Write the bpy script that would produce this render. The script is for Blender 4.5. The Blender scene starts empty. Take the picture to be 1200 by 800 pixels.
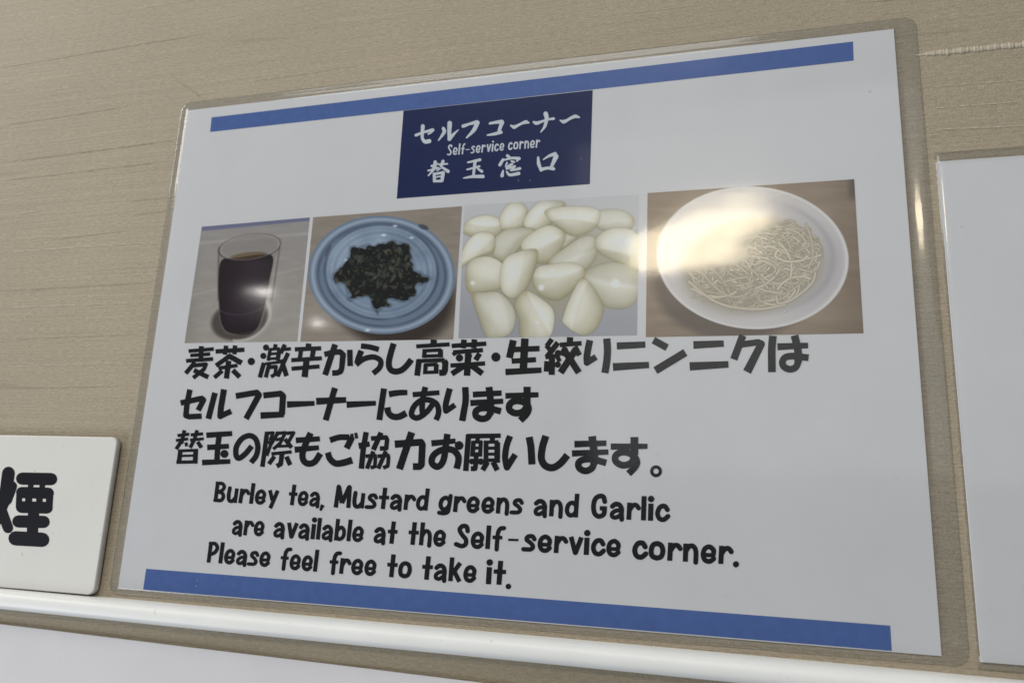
import bpy, bmesh, math, random
import numpy as np
from mathutils import Vector, Matrix
from mathutils.geometry import delaunay_2d_cdt

# ------------------------------------------------------------------ camera (solved from the A4 sheet)
F = 891.2                                   # focal length in px of a 1200 px wide frame
CORN = [(221.5, 130), (1047, 35), (1103, 768), (139, 689)]
def _solve():
    A = []
    for (x, y), (u, v) in zip([(0, 0), (1, 0), (1, 1), (0, 1)], CORN):
        A.append([x, y, 1, 0, 0, 0, -u*x, -u*y, -u]); A.append([0, 0, 0, x, y, 1, -v*x, -v*y, -v])
    H = np.linalg.svd(np.array(A, float))[2][-1].reshape(3, 3)
    M = np.linalg.inv(np.array([[F, 0, 600], [0, F, 400], [0, 0, 1.]])) @ H
    M *= 297.0/np.linalg.norm(M[:, 0])
    if M[2, 2] < 0: M = -M
    r1 = M[:, 0]/297.0; r2 = M[:, 1]/np.linalg.norm(M[:, 1]); r2 = r2-r1*(r1@r2); r2 /= np.linalg.norm(r2)
    R = np.stack([r1, r2, np.cross(r1, r2)], 1)
    return R, -R.T @ M[:, 2]
RC, CC = _solve()
def P(x, y, d=0.0):                         # pixel -> sheet millimetres (right, down) on the plane d mm in front of the wall
    v = RC.T @ np.array([(x-600)/F, (y-400)/F, 1.0]); s = (-d-CC[2])/v[2]; q = CC+v*s
    return float(q[0]), float(q[1])
def PX(sx, sy, d=0.0):                      # sheet millimetres -> pixel (arrays allowed)
    q = np.stack([sx-CC[0], sy-CC[1], np.zeros_like(sx)-d-CC[2]]); c = np.tensordot(RC, q, 1)
    return 600+F*c[0]/c[2], 400+F*c[1]/c[2]
def Wd(sx, sy, d=0.0):                      # sheet millimetres -> world metres; wall is the plane Y = 0
    return Vector((sx/1000-0.1485, -d/1000, (105.5-sy)/1000))

sc = bpy.context.scene
COL = sc.collection
cam = bpy.data.cameras.new('camera'); co = bpy.data.objects.new('camera', cam); COL.objects.link(co); sc.camera = co
Bm = np.array([[1, 0, 0], [0, 0, 1], [0, -1, 0.]])
RW = Bm @ RC.T
cx, cy, cz = [Vector(RW[:, i]) for i in range(3)]
co.matrix_world = Matrix((( cx[0], -cy[0], -cz[0], 0), (cx[1], -cy[1], -cz[1], 0), (cx[2], -cy[2], -cz[2], 0), (0, 0, 0, 1)))
co.location = (CC[0]/1000-0.1485, CC[2]/1000, (105.5-CC[1])/1000)
cam.sensor_width = 36; cam.lens = F/1200*36; cam.clip_start = 0.01; cam.clip_end = 50
cam.dof.use_dof = True
fp = Wd(*P(760, 400)); cam.dof.focus_distance = abs((fp-co.location).dot(cz)); cam.dof.aperture_fstop = 17

# ------------------------------------------------------------------ light: an indoor room, plus added fill lights
w = bpy.data.worlds.new('World'); sc.world = w; w.use_nodes = True
bg = w.node_tree.nodes['Background']; bg.inputs[0].default_value = (0.84, 0.90, 1.0, 1); bg.inputs[1].default_value = 0.18
def area(name, loc, target, size, sy, power, color, turn=0):
    l = bpy.data.lights.new(name, 'AREA'); l.shape = 'ELLIPSE' if 'lamp' in name else 'RECTANGLE'
    l.size = size; l.size_y = sy; l.energy = power; l.color = color
    o = bpy.data.objects.new(name, l); COL.objects.link(o); o.location = loc
    o.rotation_euler = (Vector(target)-Vector(loc)).to_track_quat('-Z', 'Y').to_euler(); o.rotation_euler.rotate_axis('Z', math.radians(turn))
    return o
def mirror(px, py, dist):                   # where a thing seen reflected in the wall-parallel film at this pixel stands
    v = RC.T @ np.array([(px-600)/F, (py-400)/F, 1.0]); p = CC+v*(-CC[2]/v[2]); v = v/np.linalg.norm(v); v[2] *= -1
    q = p+v*dist; return Wd(q[0], q[1], -q[2])
area('ceiling_panel_light', (-0.5, -1.5, 1.75), (0, 0, 0), 1.5, 1.0, 24, (1.0, 0.992, 0.98))
area('room_veil_light', (0.35, -1.7, 0.50), (0.1, 0, 0), 1.3, 0.95, 3.9, (0.95, 0.97, 1.0))  # added panel, stands in for the bright room veiling the film's right side
area('side_fill_light', (-1.6, -0.50, 0.95), (-0.2, 0, -0.08), 0.8, 0.6, 13, (1.0, 0.98, 0.95))  # added fill from the left, no source known there
area('low_fill_light', (-1.25, -0.75, -0.85), (-0.2, 0, -0.1), 0.8, 0.8, 15, (0.91, 0.95, 1.0))  # added fill to brighten the lower left of the sheet
area('warm_lamp', mirror(822, 277, 1500), (0.07, 0, 0), 0.32, 0.125, 3.1, (1.0, 0.85, 0.60), 17)
area('small_lamp', mirror(308, 345, 1500), (0, 0, 0), 0.02, 0.02, 0.13, (1.0, 0.95, 0.9))
area('small_lamp', mirror(371, 377, 1500), (0, 0, 0), 0.018, 0.018, 0.09, (1.0, 0.95, 0.9))
vs = sc.view_settings; vs.view_transform = 'Standard'; vs.look = 'None'; vs.gamma = 1; vs.exposure = -0.09
sc.cycles.max_bounces = 8; sc.cycles.transparent_max_bounces = 12; sc.cycles.use_denoising = True

# ------------------------------------------------------------------ helpers
PAPER = 0.68
def lin(c):
    c = np.asarray(c, float)/255
    return np.where(c < 0.04045, c/12.92, ((c+0.055)/1.055)**2.4)
REF = float(lin(180))
def alb(c, veil=0.012):                     # colour as printed, relative to the white sheet
    return np.clip((lin(c)-veil)/(REF-veil)*PAPER, 0.009, 0.86)
def mat(name, color, rough=0.6, spec=0.3, coat=0.0):
    m = bpy.data.materials.new(name); m.use_nodes = True; b = m.node_tree.nodes['Principled BSDF']
    b.inputs['Base Color'].default_value = (*[float(v) for v in color], 1); b.inputs['Roughness'].default_value = rough
    b.inputs['Specular IOR Level'].default_value = spec; b.inputs['Coat Weight'].default_value = coat
    return m
class NT:
    def __init__(s, m): s.t = m.node_tree; s.n = s.t.nodes; s.b = s.n.get('Principled BSDF')
    def new(s, t, **k):
        n = s.n.new(t)
        for a, v in k.items():
            if isinstance(v, tuple) and a == 'ins':
                pass
            else: setattr(n, a, v)
        return n
    def link(s, a, b): s.t.links.new(a, b)
    def coords(s, scale=(1, 1, 1), rot=(0, 0, 0)):
        c = s.new('ShaderNodeTexCoord'); m = s.new('ShaderNodeMapping'); m.inputs['Scale'].default_value = scale
        m.inputs['Rotation'].default_value = rot
        s.link(c.outputs['Object'], m.inputs[0]); return m.outputs[0]
    def noise(s, vec, scale, detail=3, rough=0.5):
        n = s.new('ShaderNodeTexNoise'); n.inputs['Scale'].default_value = scale; n.inputs['Detail'].default_value = detail
        n.inputs['Roughness'].default_value = rough; s.link(vec, n.inputs['Vector']); return n.outputs[0]
    def math(s, op, a, b=0.5, c=None):
        n = s.new('ShaderNodeMath', operation=op)
        for i, v in enumerate((a, b, c)):
            if v is None: continue
            if isinstance(v, (int, float)): n.inputs[i].default_value = v
            else: s.link(v, n.inputs[i])
        return n.outputs[0]
    def ramp(s, f, pts):
        r = s.new('ShaderNodeValToRGB'); e = r.color_ramp.elements
        while len(e) < len(pts): e.new(0.5)
        for q, (p, c) in zip(e, pts): q.position = p; q.color = (*c, 1) if isinstance(c, tuple) else (c, c, c, 1)
        s.link(f, r.inputs[0]); return r.outputs[0]
    def bump(s, h, strength, dist, normal=None):
        b = s.new('ShaderNodeBump'); b.inputs['Strength'].default_value = strength; b.inputs['Distance'].default_value = dist
        s.link(h, b.inputs['Height'])
        if normal: s.link(normal, b.inputs['Normal'])
        return b.outputs[0]
def obj(name, verts, faces, m, parent=None, smooth=False, label=None):
    me = bpy.data.meshes.new(name); me.from_pydata([tuple(v) for v in verts], [], faces); me.validate(); me.update()
    if m: me.materials.append(m)
    if smooth: me.polygons.foreach_set('use_smooth', [True]*len(me.polygons))
    o = bpy.data.objects.new(name, me); COL.objects.link(o)
    if parent: o.parent = parent; o.matrix_parent_inverse = Matrix.Translation(parent.location).inverted()
    if label: o['label'] = label
    return o
def thing(name, loc, label, cat):
    o = bpy.data.objects.new(name, None); o.empty_display_size = 0.01; COL.objects.link(o); o.location = loc
    o['label'] = label; o['category'] = cat; return o
def tag(o, label=None, cat=None, kind=None):
    if label: o['label'] = label
    if cat: o['category'] = cat
    if kind: o['kind'] = kind
    return o
def slab(name, x0, y0, x1, y1, d0, d1, m, parent=None, **k):   # a thin box lying on the wall, sheet mm
    v = [Wd(x, y, d) for d in (d0, d1) for x, y in ((x0, y0), (x1, y0), (x1, y1), (x0, y1))]
    f = [(3, 2, 1, 0), (4, 5, 6, 7), (0, 1, 5, 4), (1, 2, 6, 5), (2, 3, 7, 6), (3, 0, 4, 7)]
    f = [tuple(reversed(q)) for q in f]
    return obj(name, v, f, m, parent, **k)

# ------------------------------------------------------------------ stroke engine for the lettering (pixels of the photograph)
def spline(pts, n=7):
    p = [np.array(q, float) for q in pts]; p = [2*p[0]-p[1]]+p+[2*p[-1]-p[-2]]; out = []
    for i in range(1, len(p)-2):
        for k in range(n):
            t = k/n
            out.append(0.5*((2*p[i])+(-p[i-1]+p[i+1])*t+(2*p[i-1]-5*p[i]+4*p[i+1]-p[i+2])*t*t+(-p[i-1]+3*p[i]-3*p[i+1]+p[i+2])*t**3))
    out.append(p[-2]); return out
def disc(c, r, n=16):
    return [(c[0]+r*math.cos(2*math.pi*k/n), c[1]+r*math.sin(2*math.pi*k/n)) for k in range(n)]
def polys(stroke):
    """stroke = (kind, width, [x,y,...]); kinds l straight, s smooth, r straight with round ends, d dot, o ring, p filled outline"""
    kind, wd, c = stroke; pts = [(c[i], c[i+1]) for i in range(0, len(c)-1, 2)]
    if kind == 'd': return [disc(pts[0], wd)]
    if kind == 'p': return [pts]
    if kind == 'o':
        r = c[2]; out = []; a = disc(pts[0], r+wd/2, 24); b = disc(pts[0], r-wd/2, 24)
        return [[a[k], a[(k+1) % 24], b[(k+1) % 24], b[k]] for k in range(24)]
    if kind in ('s', 'b'):
        pts = spline(pts)
    P_ = [np.array(q, float) for q in pts]; n = len(P_)
    ws = wd if isinstance(wd, (list, tuple)) else [wd, wd]
    W_ = np.interp(np.linspace(0, 1, n), np.linspace(0, 1, len(ws)), ws)
    out = []
    if kind in ('s', 'b'):
        L = []; Rr = []
        for i in range(n):
            t = P_[min(i+1, n-1)]-P_[max(i-1, 0)]; t = t/(np.linalg.norm(t)+1e-9); nn = np.array([-t[1], t[0]])*W_[i]/2
            L.append(P_[i]+nn); Rr.append(P_[i]-nn)
        for i in range(n-1): out.append([tuple(L[i]), tuple(L[i+1]), tuple(Rr[i+1]), tuple(Rr[i])])
        if kind == 'b': out += [disc(P_[0], W_[0]/2, 12), disc(P_[-1], W_[-1]/2, 12)]
    else:
        for i in range(n-1):
            t = P_[i+1]-P_[i]; t = t/(np.linalg.norm(t)+1e-9); m_ = np.array([-t[1], t[0]])
            a = m_*W_[i]/2; b = m_*W_[i+1]/2
            out.append([tuple(P_[i]+a), tuple(P_[i+1]+b), tuple(P_[i+1]-b), tuple(P_[i]-a)])
            if i > 0: out.append(disc(P_[i], W_[i]/2, 12))
        if kind == 'r': out += [disc(P_[0], W_[0]/2, 12), disc(P_[-1], W_[-1]/2, 12)]
    return out
def union(pl):                              # union of overlapping polygons, one flat triangulated sheet
    vs_, fs = [], []
    tl = []
    for p in pl: tl += [p] if len(p) != 4 else [[p[0], p[1], p[2]], [p[0], p[2], p[3]]]
    for p in tl:
        ar = sum(p[i][0]*p[(i+1) % len(p)][1]-p[(i+1) % len(p)][0]*p[i][1] for i in range(len(p)))
        if abs(ar) < 1e-4: continue
        if ar < 0: p = p[::-1]
        b = len(vs_); vs_ += [Vector(q) for q in p]; fs.append(list(range(b, b+len(p))))
    v, e, f, _, _, fo = delaunay_2d_cdt(vs_, [], fs, 0, 1e-4)
    A_ = np.array([[tuple(vs_[i]) for i in t] for t in fs if len(t) == 3]); others = [[tuple(vs_[i]) for i in t] for t in fs if len(t) != 3]
    out = []
    for t in f:                              # keep a piece when its centre lies inside any stroke piece
        c = sum((v[i] for i in t), Vector((0, 0)))/len(t); q = np.array((c.x, c.y)); hit = False
        if len(A_):
            e = [(A_[:, (k+1) % 3, 0]-A_[:, k, 0])*(q[1]-A_[:, k, 1])-(A_[:, (k+1) % 3, 1]-A_[:, k, 1])*(q[0]-A_[:, k, 0]) for k in range(3)]
            hit = bool(np.any((e[0] > 0) & (e[1] > 0) & (e[2] > 0)))
        if not hit:
            for p in others:                 # convex discs and outlines
                if all((p[(k+1) % len(p)][0]-p[k][0])*(q[1]-p[k][1])-(p[(k+1) % len(p)][1]-p[k][1])*(q[0]-p[k][0]) > 0 for k in range(len(p))): hit = True; break
        if hit: out.append(t)
    return v, out
def lettering(name, glyphs, m, parent, d):
    V, Fc = [], []
    for pl in glyphs:
        v, f = union(pl); b = len(V)
        V += [Wd(*P(q[0], q[1], d), d) for q in v]; Fc += [tuple(b+i for i in reversed(t)) for t in f]
    return obj(name, V, Fc, m, parent)
def crop(ox, oy, s, strokes, fat=1.04):
    out = []
    for k, wd, c in strokes:
        c2 = [(ox if i % 2 == 0 else oy)+v/s for i, v in enumerate(c)]
        if k == 'o': c2[2] = c[2]/s
        wd2 = [q/s*fat for q in wd] if isinstance(wd, (list, tuple)) else wd/s*fat
        out += polys((k, wd2, c2))
    return out
def l(w_, *c): return ('l', w_, c)
def s(w_, *c): return ('s', w_, c)
def r(w_, *c): return ('r', w_, c)
def b(w_, *c): return ('b', w_, c)
def d(r_, x, y): return ('d', r_, (x, y))

LINE1 = [
 crop(210, 395, 12, [l(50,130,195,485,165), l(48,155,257,435,235), l(52,95,332,475,305), l(65,312,125,300,345), l(60,222,350,90,508),
   l(55,175,400,375,380,345,450,195,572), l(64,205,462,408,562)]),
 crop(210, 395, 12, [l(60,510,200,915,175), l(60,660,118,640,245), l(60,785,115,775,240), l(62,720,255,515,400), l(72,690,258,878,362),
   l(50,550,435,820,395), l(72,695,330,662,580), l(58,605,470,492,566), l(68,752,462,850,560)]),
 crop(210, 395, 12, [d(50,1012,340)]),
 crop(300, 395, 12, [d(42,140,145), d(42,102,262), l(60,110,358,52,565), l(55,275,98,265,160), l(40,190,172,335,160), l(46,198,165,170,330),
   l(60,330,160,300,330), l(36,185,236,320,226), l(36,170,306,310,294), l(38,130,372,330,350), l(55,185,370,135,565),
   l(50,180,425,280,412,268,520,210,556), l(58,405,102,345,225), l(46,375,172,490,162), l(58,450,220,300,552), l(66,355,310,428,545)]),
 crop(300, 395, 12, [l(75,740,88,732,160), l(58,545,170,915,155), l(58,632,180,612,312), l(66,808,170,785,302), l(56,495,322,925,295),
   l(56,498,442,892,410), l(84,712,300,682,560)]),
 crop(390, 395, 12, [l([75,75,75,80,75],-120,242,0,212,100,205,142,245,128,400), l(75,140,240,125,430,108,480,60,500,-10,503), l(80,32,100,-110,530), l(75,237,175,243,405)]),
 crop(390, 395, 12, [s(72,395,122,520,138,645,172), l(80,400,188,362,285,340,368), s(74,325,385,430,308,560,277,655,312,675,372,645,440,565,508)]),
 crop(390, 395, 12, [s(82,855,88,812,230,786,360,808,450,878,482,968,460,1045,390,1105,312)]),
 crop(480, 390, 12, [l(85,340,95,335,155), l(55,92,188,562,160), l(48,180,252,445,238), l(58,212,230,200,350), l(46,175,326,466,318),
   l(68,432,232,434,345), l(78,132,378,104,600), l(54,98,394,490,380), l(84,480,392,502,420,496,520,482,556,415,560), l(58,225,440,216,575),
   l(48,202,452,390,440), l(66,375,440,370,572), l(46,188,556,400,548)]),
 crop(480, 390, 12, [l(60,590,182,1077,150), l(75,765,93,750,215), l(75,910,90,900,215), l(58,610,272,1030,240), l(70,620,262,650,310), d(50,700,350), d(50,825,320),
   l(72,985,288,925,380), l(58,572,458,1060,428), l(88,820,350,805,600), l(76,800,440,592,575), l(80,850,440,1022,572)]),
 crop(570, 390, 10, [d(52,110,282)]),
 crop(570, 390, 10, [l(78,315,85,268,292), l(62,300,195,622,182), l(85,450,65,432,430), l(58,295,330,580,312), l([72,62],222,457,645,435)]),
 crop(570, 390, 10, [l(56,768,72,705,155), l(52,700,145,750,205), l(62,838,112,705,285), l(46,690,285,850,262), d(38,840,238), l(70,768,270,764,490),
   l(54,706,330,698,452), d(36,835,370), l(50,828,270,858,335)] + [l(70,980,50,976,140), l(52,860,140,1115,120), l(58,925,165,878,262), l(62,1035,160,1090,262),
   l(76,1048,190,868,465), l(76,905,190,1083,465)]),
 crop(680, 390, 10, [s(76,112,85,88,200,76,290,80,345), l(70,80,345,185,280), d(38,78,345), s(82,310,65,318,200,310,330,288,468)]),
 crop(680, 390, 10, [l([80,70],428,152,762,136), l([88,70],382,398,805,374)]),
 crop(680, 390, 10, [l(80,856,84,1017,172), l(88,880,440,1231,228)]),
 crop(790, 385, 13.333, [l([115,95],300,254,775,232), l([125,98],242,588,848,557)]),
 crop(855, 385, 12, [l(100,185,95,58,430), l([85,85,100,115],150,224,400,190,445,215,245,606)]),
 crop(855, 385, 12, [s(105,608,100,593,300,595,610), l([95,75],672,254,1103,235), s(105,912,95,950,250,968,380,962,470),
   s(92,968,455,930,540,850,570,765,535,742,470,780,405,870,385,990,395,1110,408)]),
]
LINE2 = [
 crop(205, 450, 12, [l(75,78,264,375,198,400,220,325,368), l(75,210,75,170,260,152,440,200,456,375,448)]),
 crop(205, 450, 12, [l(78,562,120,468,486), l(82,688,72,645,330,636,445), l(76,636,450,790,378), d(40,636,450)]),
 crop(205, 450, 12, [l([80,80,82,78],855,166,1150,116,1182,150,998,486)]),
 crop(290, 450, 12, [l([82,82,84,85],222,158,465,132,498,165,482,430), l([90,78],182,440,512,424)]),
 crop(290, 450, 12, [l([88,64],555,285,942,268)]),
 crop(360, 450, 12, [l([95,78],125,240,546,220), l(82,388,52,258,506)]),
 crop(360, 450, 12, [l([88,64],553,287,965,266)]),
 crop(440, 450, 12, [l(82,118,60,52,502), s([85,72],188,140,320,120,448,116), s([85,85,90],165,325,182,400,240,452,330,455,432,405)]),
 crop(440, 450, 12, [l([72,64],522,146,898,118), s(78,700,38,668,180,654,320,662,420), s(76,822,255,720,388,600,470,522,452,506,395,550,300,640,228,750,220,850,268,885,350,880,430,850,502)]),
 crop(440, 450, 12, [s(82,1044,60,1006,200,986,300,990,372), l(74,990,378,1118,290), d(39,990,374)] ),
 crop(530, 450, 10.909, [s(80,165,36,170,200,150,330,126,468)]),
 crop(530, 450, 10.909, [l([72,66],262,132,630,112), l([74,64],230,240,650,216), s(85,468,35,482,150,492,300,484,385), s(80,488,360,445,425,372,442,305,410,298,350,350,312,430,305,530,322,622,346)]),
 crop(530, 450, 10.909, [l([70,64],678,148,1102,134), l(88,955,32,955,262), s(82,952,285,900,350,810,370,735,332,728,270,775,222,860,215,940,245,975,310,945,385,868,462)]),
]
LINE3 = [
 crop(200, 500, 12, [l(44,95,122,260,100), l(40,72,190,245,168), l(50,192,45,150,235), l(50,150,200,75,312), l(44,212,218,225,272), l(44,280,112,455,96),
   l(40,270,185,465,165), l(50,372,45,330,185), l(50,330,180,272,292), l(54,378,208,432,292), l(40,110,336,385,326), l(62,138,320,112,512), l(32,115,408,370,400),
   l(46,78,496,375,490), l(66,352,312,342,515)]),
 crop(200, 500, 12, [l([76,68],500,116,864,92), l([76,66],512,288,818,270), l([76,64],440,500,838,484), l(75,682,100,660,280,648,490), d(55,755,378)]),
 crop(200, 500, 12, [s(74,1140,268,1050,375,960,440,918,395,925,275,1000,165,1105,122,1190,165,1225,280,1200,405,1128,500)]),
 crop(295, 500, 12, [l(62,215,68,148,560), l(44,200,88,300,82,255,190), l(46,235,195,265,250,208,405), l(48,375,70,262,255), l(46,335,92,470,80,400,225,300,312),
   l(40,335,185,420,160), l(48,485,88,588,82,518,205), l(58,465,170,560,292), l(40,340,272,520,266), l(46,275,378,560,350), l(66,425,370,405,520,350,552),
   l(58,318,412,240,520), l(64,486,415,540,535)]),
 crop(295, 500, 12, [s(85,828,84,760,230,712,380,732,478,800,516,885,488,965,372), l([78,68],618,188,957,166), l([84,64],602,320,944,290)]),
 crop(370, 500, 12, [s(80,198,186,330,146,470,145), l(86,470,150,500,165,432,300), l(44,505,95,516,178), l(42,560,82,576,162), s([82,88,95],168,358,200,450,280,512,390,502,512,465)]),
 crop(370, 500, 12, [l(74,708,72,668,300,640,586), l([84,70],602,268,757,238), l(70,918,78,808,322), l(62,775,162,985,146,1002,180,990,300,900,302),
   l(58,808,342,718,586), l(50,700,412,835,400,838,430,830,555,770,574), l(58,985,340,878,586), l(52,868,412,1015,398,1022,430,1012,548,945,574)]),
 crop(460, 500, 12, [l(96,268,75,95,592), l([100,92,92,92,92,92],30,242,400,214,418,250,405,530,380,556,285,556)]),
 crop(460, 500, 12, [s(88,770,98,745,280,722,440,680,528,618,558,552,505,565,415,640,345,745,312,850,328,918,400,925,480,900,586), l([85,66],545,230,885,196), d(60,935,260)]),
 crop(540, 503, 12, [l([66,60],85,94,560,86), l(74,108,70,68,582), l(60,238,98,232,170), l(44,150,180,300,172), l(62,178,160,162,380), l(56,280,160,270,380), l(42,150,260,300,258),
   l(46,145,345,300,340), l(66,218,340,208,500,200,548,140,550), d(40,155,448), d(44,280,450), l(68,445,90,440,170), l(44,330,180,530,172), l(66,355,155,352,470),
   l(78,512,178,510,466), l(42,330,262,550,260), l(42,330,346,550,344), l(48,325,432,550,428), l(72,375,455,305,570), l(74,452,455,512,572)]),
 crop(540, 503, 12, [s(85,692,90,645,220,622,380,642,520), d(43,648,532), l(82,650,532,765,350), s(96,960,105,985,250,1000,490)]),
 crop(610, 505, 12, [s(97,355,65,308,220,292,380,345,482,450,512,560,450,658,335)]),
 crop(610, 505, 12, [l([90,74],757,182,1207,168), l([84,72],722,312,1235,292), s(104,1005,70,1022,200,1038,350,1034,460), s(90,1036,440,1000,520,912,558,828,520,815,445,875,402,980,392,1090,412,1205,446)]),
 crop(690, 505, 12, [l([86,70],308,216,825,212), l(106,640,82,642,330), s(92,640,365,590,448,480,478,385,430,372,355,435,302,530,296,628,345,676,425,650,500,558,596)]),
 crop(690, 505, 12, [('o',44,(945,562,61))]),
]
TITLE1 = [
 crop(480, 120, 10, [b([34,24,40],75,385,170,350,270,325), b([30,20,18],272,325,250,355,218,372), b([44,36,34,42,48],155,280,150,360,150,420,180,462,230,455)]),
 crop(480, 120, 10, [b([34,42,16],395,305,405,350,340,445), b([52,46,38],470,245,466,330,466,430), b([46,30,10],466,430,520,370,572,322)]),
 crop(480, 120, 10, [b([40,28,44],628,280,700,255,790,232), b([50,44,18],795,240,750,330,668,415)]),
 crop(480, 120, 10, [b([26,34,46],940,248,1010,235,1080,228), b([46,38,40],1085,235,1060,300,1048,350), b([18,34,36],912,385,990,372,1072,352)]),
 crop(580, 120, 10, [b([18,44,28,30,44,16],185,272,225,290,270,270,320,245,365,232,398,242)]),
 crop(580, 120, 10, [b([26,42,26,24,32],455,232,490,245,560,222,630,200,688,192), b([52,44,34,14],595,135,605,190,585,280,538,348)]),
 crop(580, 120, 10, [b([16,44,30,34,40,18],765,212,805,228,850,208,900,180,945,165,988,178)]),
]
TITLE2 = [
 crop(490, 175, 12, [b([30,24],190,235,280,205), b([46,40,20],240,180,225,270,145,370), b([24,22],140,300,290,262), b([40,24],215,265,280,262), b([26,22],300,215,410,205),
   b([44,36],350,170,322,235), b([28,48],340,255,420,310), b([38,44],225,345,230,445), b([36,34],225,350,350,325), b([50,44],352,330,335,440), b([18,20],245,392,330,378), b([34,36],225,448,335,446), b([20,14],265,300,330,262)]),
 crop(490, 175, 12, [b([24,40],700,185,870,148), b([44,34],800,185,775,380), b([24,32],690,285,860,242), b([18,40,50],640,405,760,385,910,382), b([26,42],840,275,895,310)]),
 crop(575, 170, 12, [b([40,38],235,150,275,185), b([44,36],130,280,175,205), b([24,34,44],190,210,300,185,400,190), b([20,26],400,195,370,225), b([26,20],230,250,210,300), b([24,30],290,225,330,240),
   b([26,30,34],240,300,310,260,225,320), b([26,34],225,335,340,300), b([20,40],290,360,410,330), b([50,22],160,430,175,360), b([24,40,46],225,375,270,420,395,400), b([18,26],275,355,330,320)]),
 crop(575, 170, 12, [b([28,50,40],668,175,675,260,710,355), b([16,36,52],740,205,820,155,905,125), b([66,48,40],920,160,880,250,850,315), b([46,40,44],705,345,800,325,885,335)]),
]
SMOKE = [
 crop(0, 500, 3.636, [r(48,94,220,218,222), r(22,132,235,130,260), r(22,182,235,179,260), r(44,92,279,206,282), r(46,92,341,200,344), r(24,82,288,80,335), r(28,123,280,121,340),
   r(26,169,280,167,340), r(28,212,288,209,338), r(48,78,402,186,404), r(44,144,350,136,480), r(56,66,474,180,480)], 1.1),
 crop(0, 500, 3.636, [r(44,36,196,22,300,-40,440), r(34,52,252,30,312), r(36,5,350,34,430), r(34,-36,240,-26,305)], 1.25),
]

GL = {  # rounded poster alphabet: x right, y up, x-height 1 ; (advance, strokes)
 'a': (.78, [s(.25,.14,.74,.3,.88,.5,.84,.62,.62,.62,.3,.64,0), s(.22,.62,.52,.35,.5,.15,.34,.16,.14,.36,.1,.62,.3)]),
 'e': (.76, [l(.2,.16,.44,.62,.44), s(.24,.6,.45,.62,.72,.42,.9,.2,.78,.12,.45,.22,.16,.45,.1,.64,.26)]),
 'r': (.66, [l(.25,.13,0,.15,1), s(.24,.15,.55,.32,.84,.5,.86,.62,.7)]),
 'u': (.76, [s(.25,.14,1,.12,.5,.2,.16,.42,.12,.6,.35), l(.24,.63,1,.62,0)]),
 'l': (.26, [l(.26,.13,0,.13,1.42)]),
 'y': (.74, [l(.25,.12,1,.38,.3), l(.25,.66,1,.3,-.24)]),
 't': (.6, [l(.26,.3,0,.32,1.4), l(.22,0,.76,.62,.76)]),
 'M': (1.02, [l(.26,.12,0,.18,1.4), l(.26,.2,1.36,.48,.3), l(.26,.48,.3,.82,1.36), l(.26,.86,1.4,.9,0), d(.13,.18,1.36), d(.13,.84,1.36)]),
 'B': (.78, [l(.25,.13,0,.13,1.4), s(.23,.1,1.28,.45,1.27,.62,1.05,.45,.78,.12,.7), s(.24,.12,.7,.5,.64,.64,.38,.5,.13,.1,.12)]),
 's': (.68, [s(.23,.6,.72,.48,.88,.25,.84,.2,.66,.42,.48,.54,.28,.42,.12,.05,.1)]),
 'd': (.76, [l(.25,.62,0,.64,1.44), s(.24,.62,.72,.4,.88,.18,.72,.13,.35,.28,.12,.48,.16,.62,.35)]),
 'g': (.76, [s(.24,.62,.72,.4,.88,.18,.72,.13,.38,.28,.15,.48,.2,.62,.4), s(.24,.66,1,.62,.4,.56,0,.35,-.1,.08,-.08)]),
 'n': (.76, [l(.25,.13,0,.13,1), s(.24,.13,.55,.3,.86,.5,.86,.62,.6,.63,0)]),
 'G': (.86, [s(.25,.7,1.0,.62,1.27,.4,1.3,.2,1.1,.13,.7,.2,.28,.42,.12,.66,.25,.7,.58), l(.22,.45,.6,.82,.6)]),
 'i': (.28, [l(.27,.14,0,.14,1), d(.17,.14,1.27)]),
 'c': (.7, [s(.25,.62,.68,.48,.88,.25,.82,.12,.48,.22,.16,.45,.1,.66,.3)]),
 'v': (.72, [l(.25,.12,1,.38,.05), l(.25,.38,.05,.66,1), d(.12,.38,.08)]),
 'b': (.76, [l(.25,.13,0,.13,1.42), s(.24,.13,.28,.35,.1,.58,.25,.63,.6,.48,.86,.3,.82,.13,.62)]),
 'h': (.76, [l(.25,.13,0,.13,1.42), s(.24,.13,.55,.3,.86,.5,.86,.62,.6,.63,0)]),
 'S': (.78, [s(.25,.66,1.02,.58,1.28,.34,1.3,.2,1.08,.36,.78,.58,.52,.6,.25,.4,.1,.05,.2)]),
 'f': (.6, [s(.24,.64,1.3,.44,1.26,.32,1.02,.3,.5,.3,0), l(.2,.02,.72,.58,.72)]),
 '-': (.72, [l(.13,.04,.55,.66,.55)]),
 'o': (.8, [s(.25,.4,.1,.18,.2,.12,.5,.2,.8,.4,.9,.6,.8,.68,.5,.6,.2,.4,.1)]),
 'P': (.74, [l(.25,.13,0,.13,1.4), s(.24,.1,1.28,.45,1.28,.62,1.0,.45,.68,.12,.55)]),
 'k': (.76, [l(.25,.13,0,.13,1.42), l(.25,.2,.42,.62,1.12), l(.25,.3,.62,.66,0)]),
 ',': (.26, [l([.24,.14],.15,.12,.04,-.26)]),
 '.': (.3, [d(.15,.15,.1)]),
}
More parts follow.
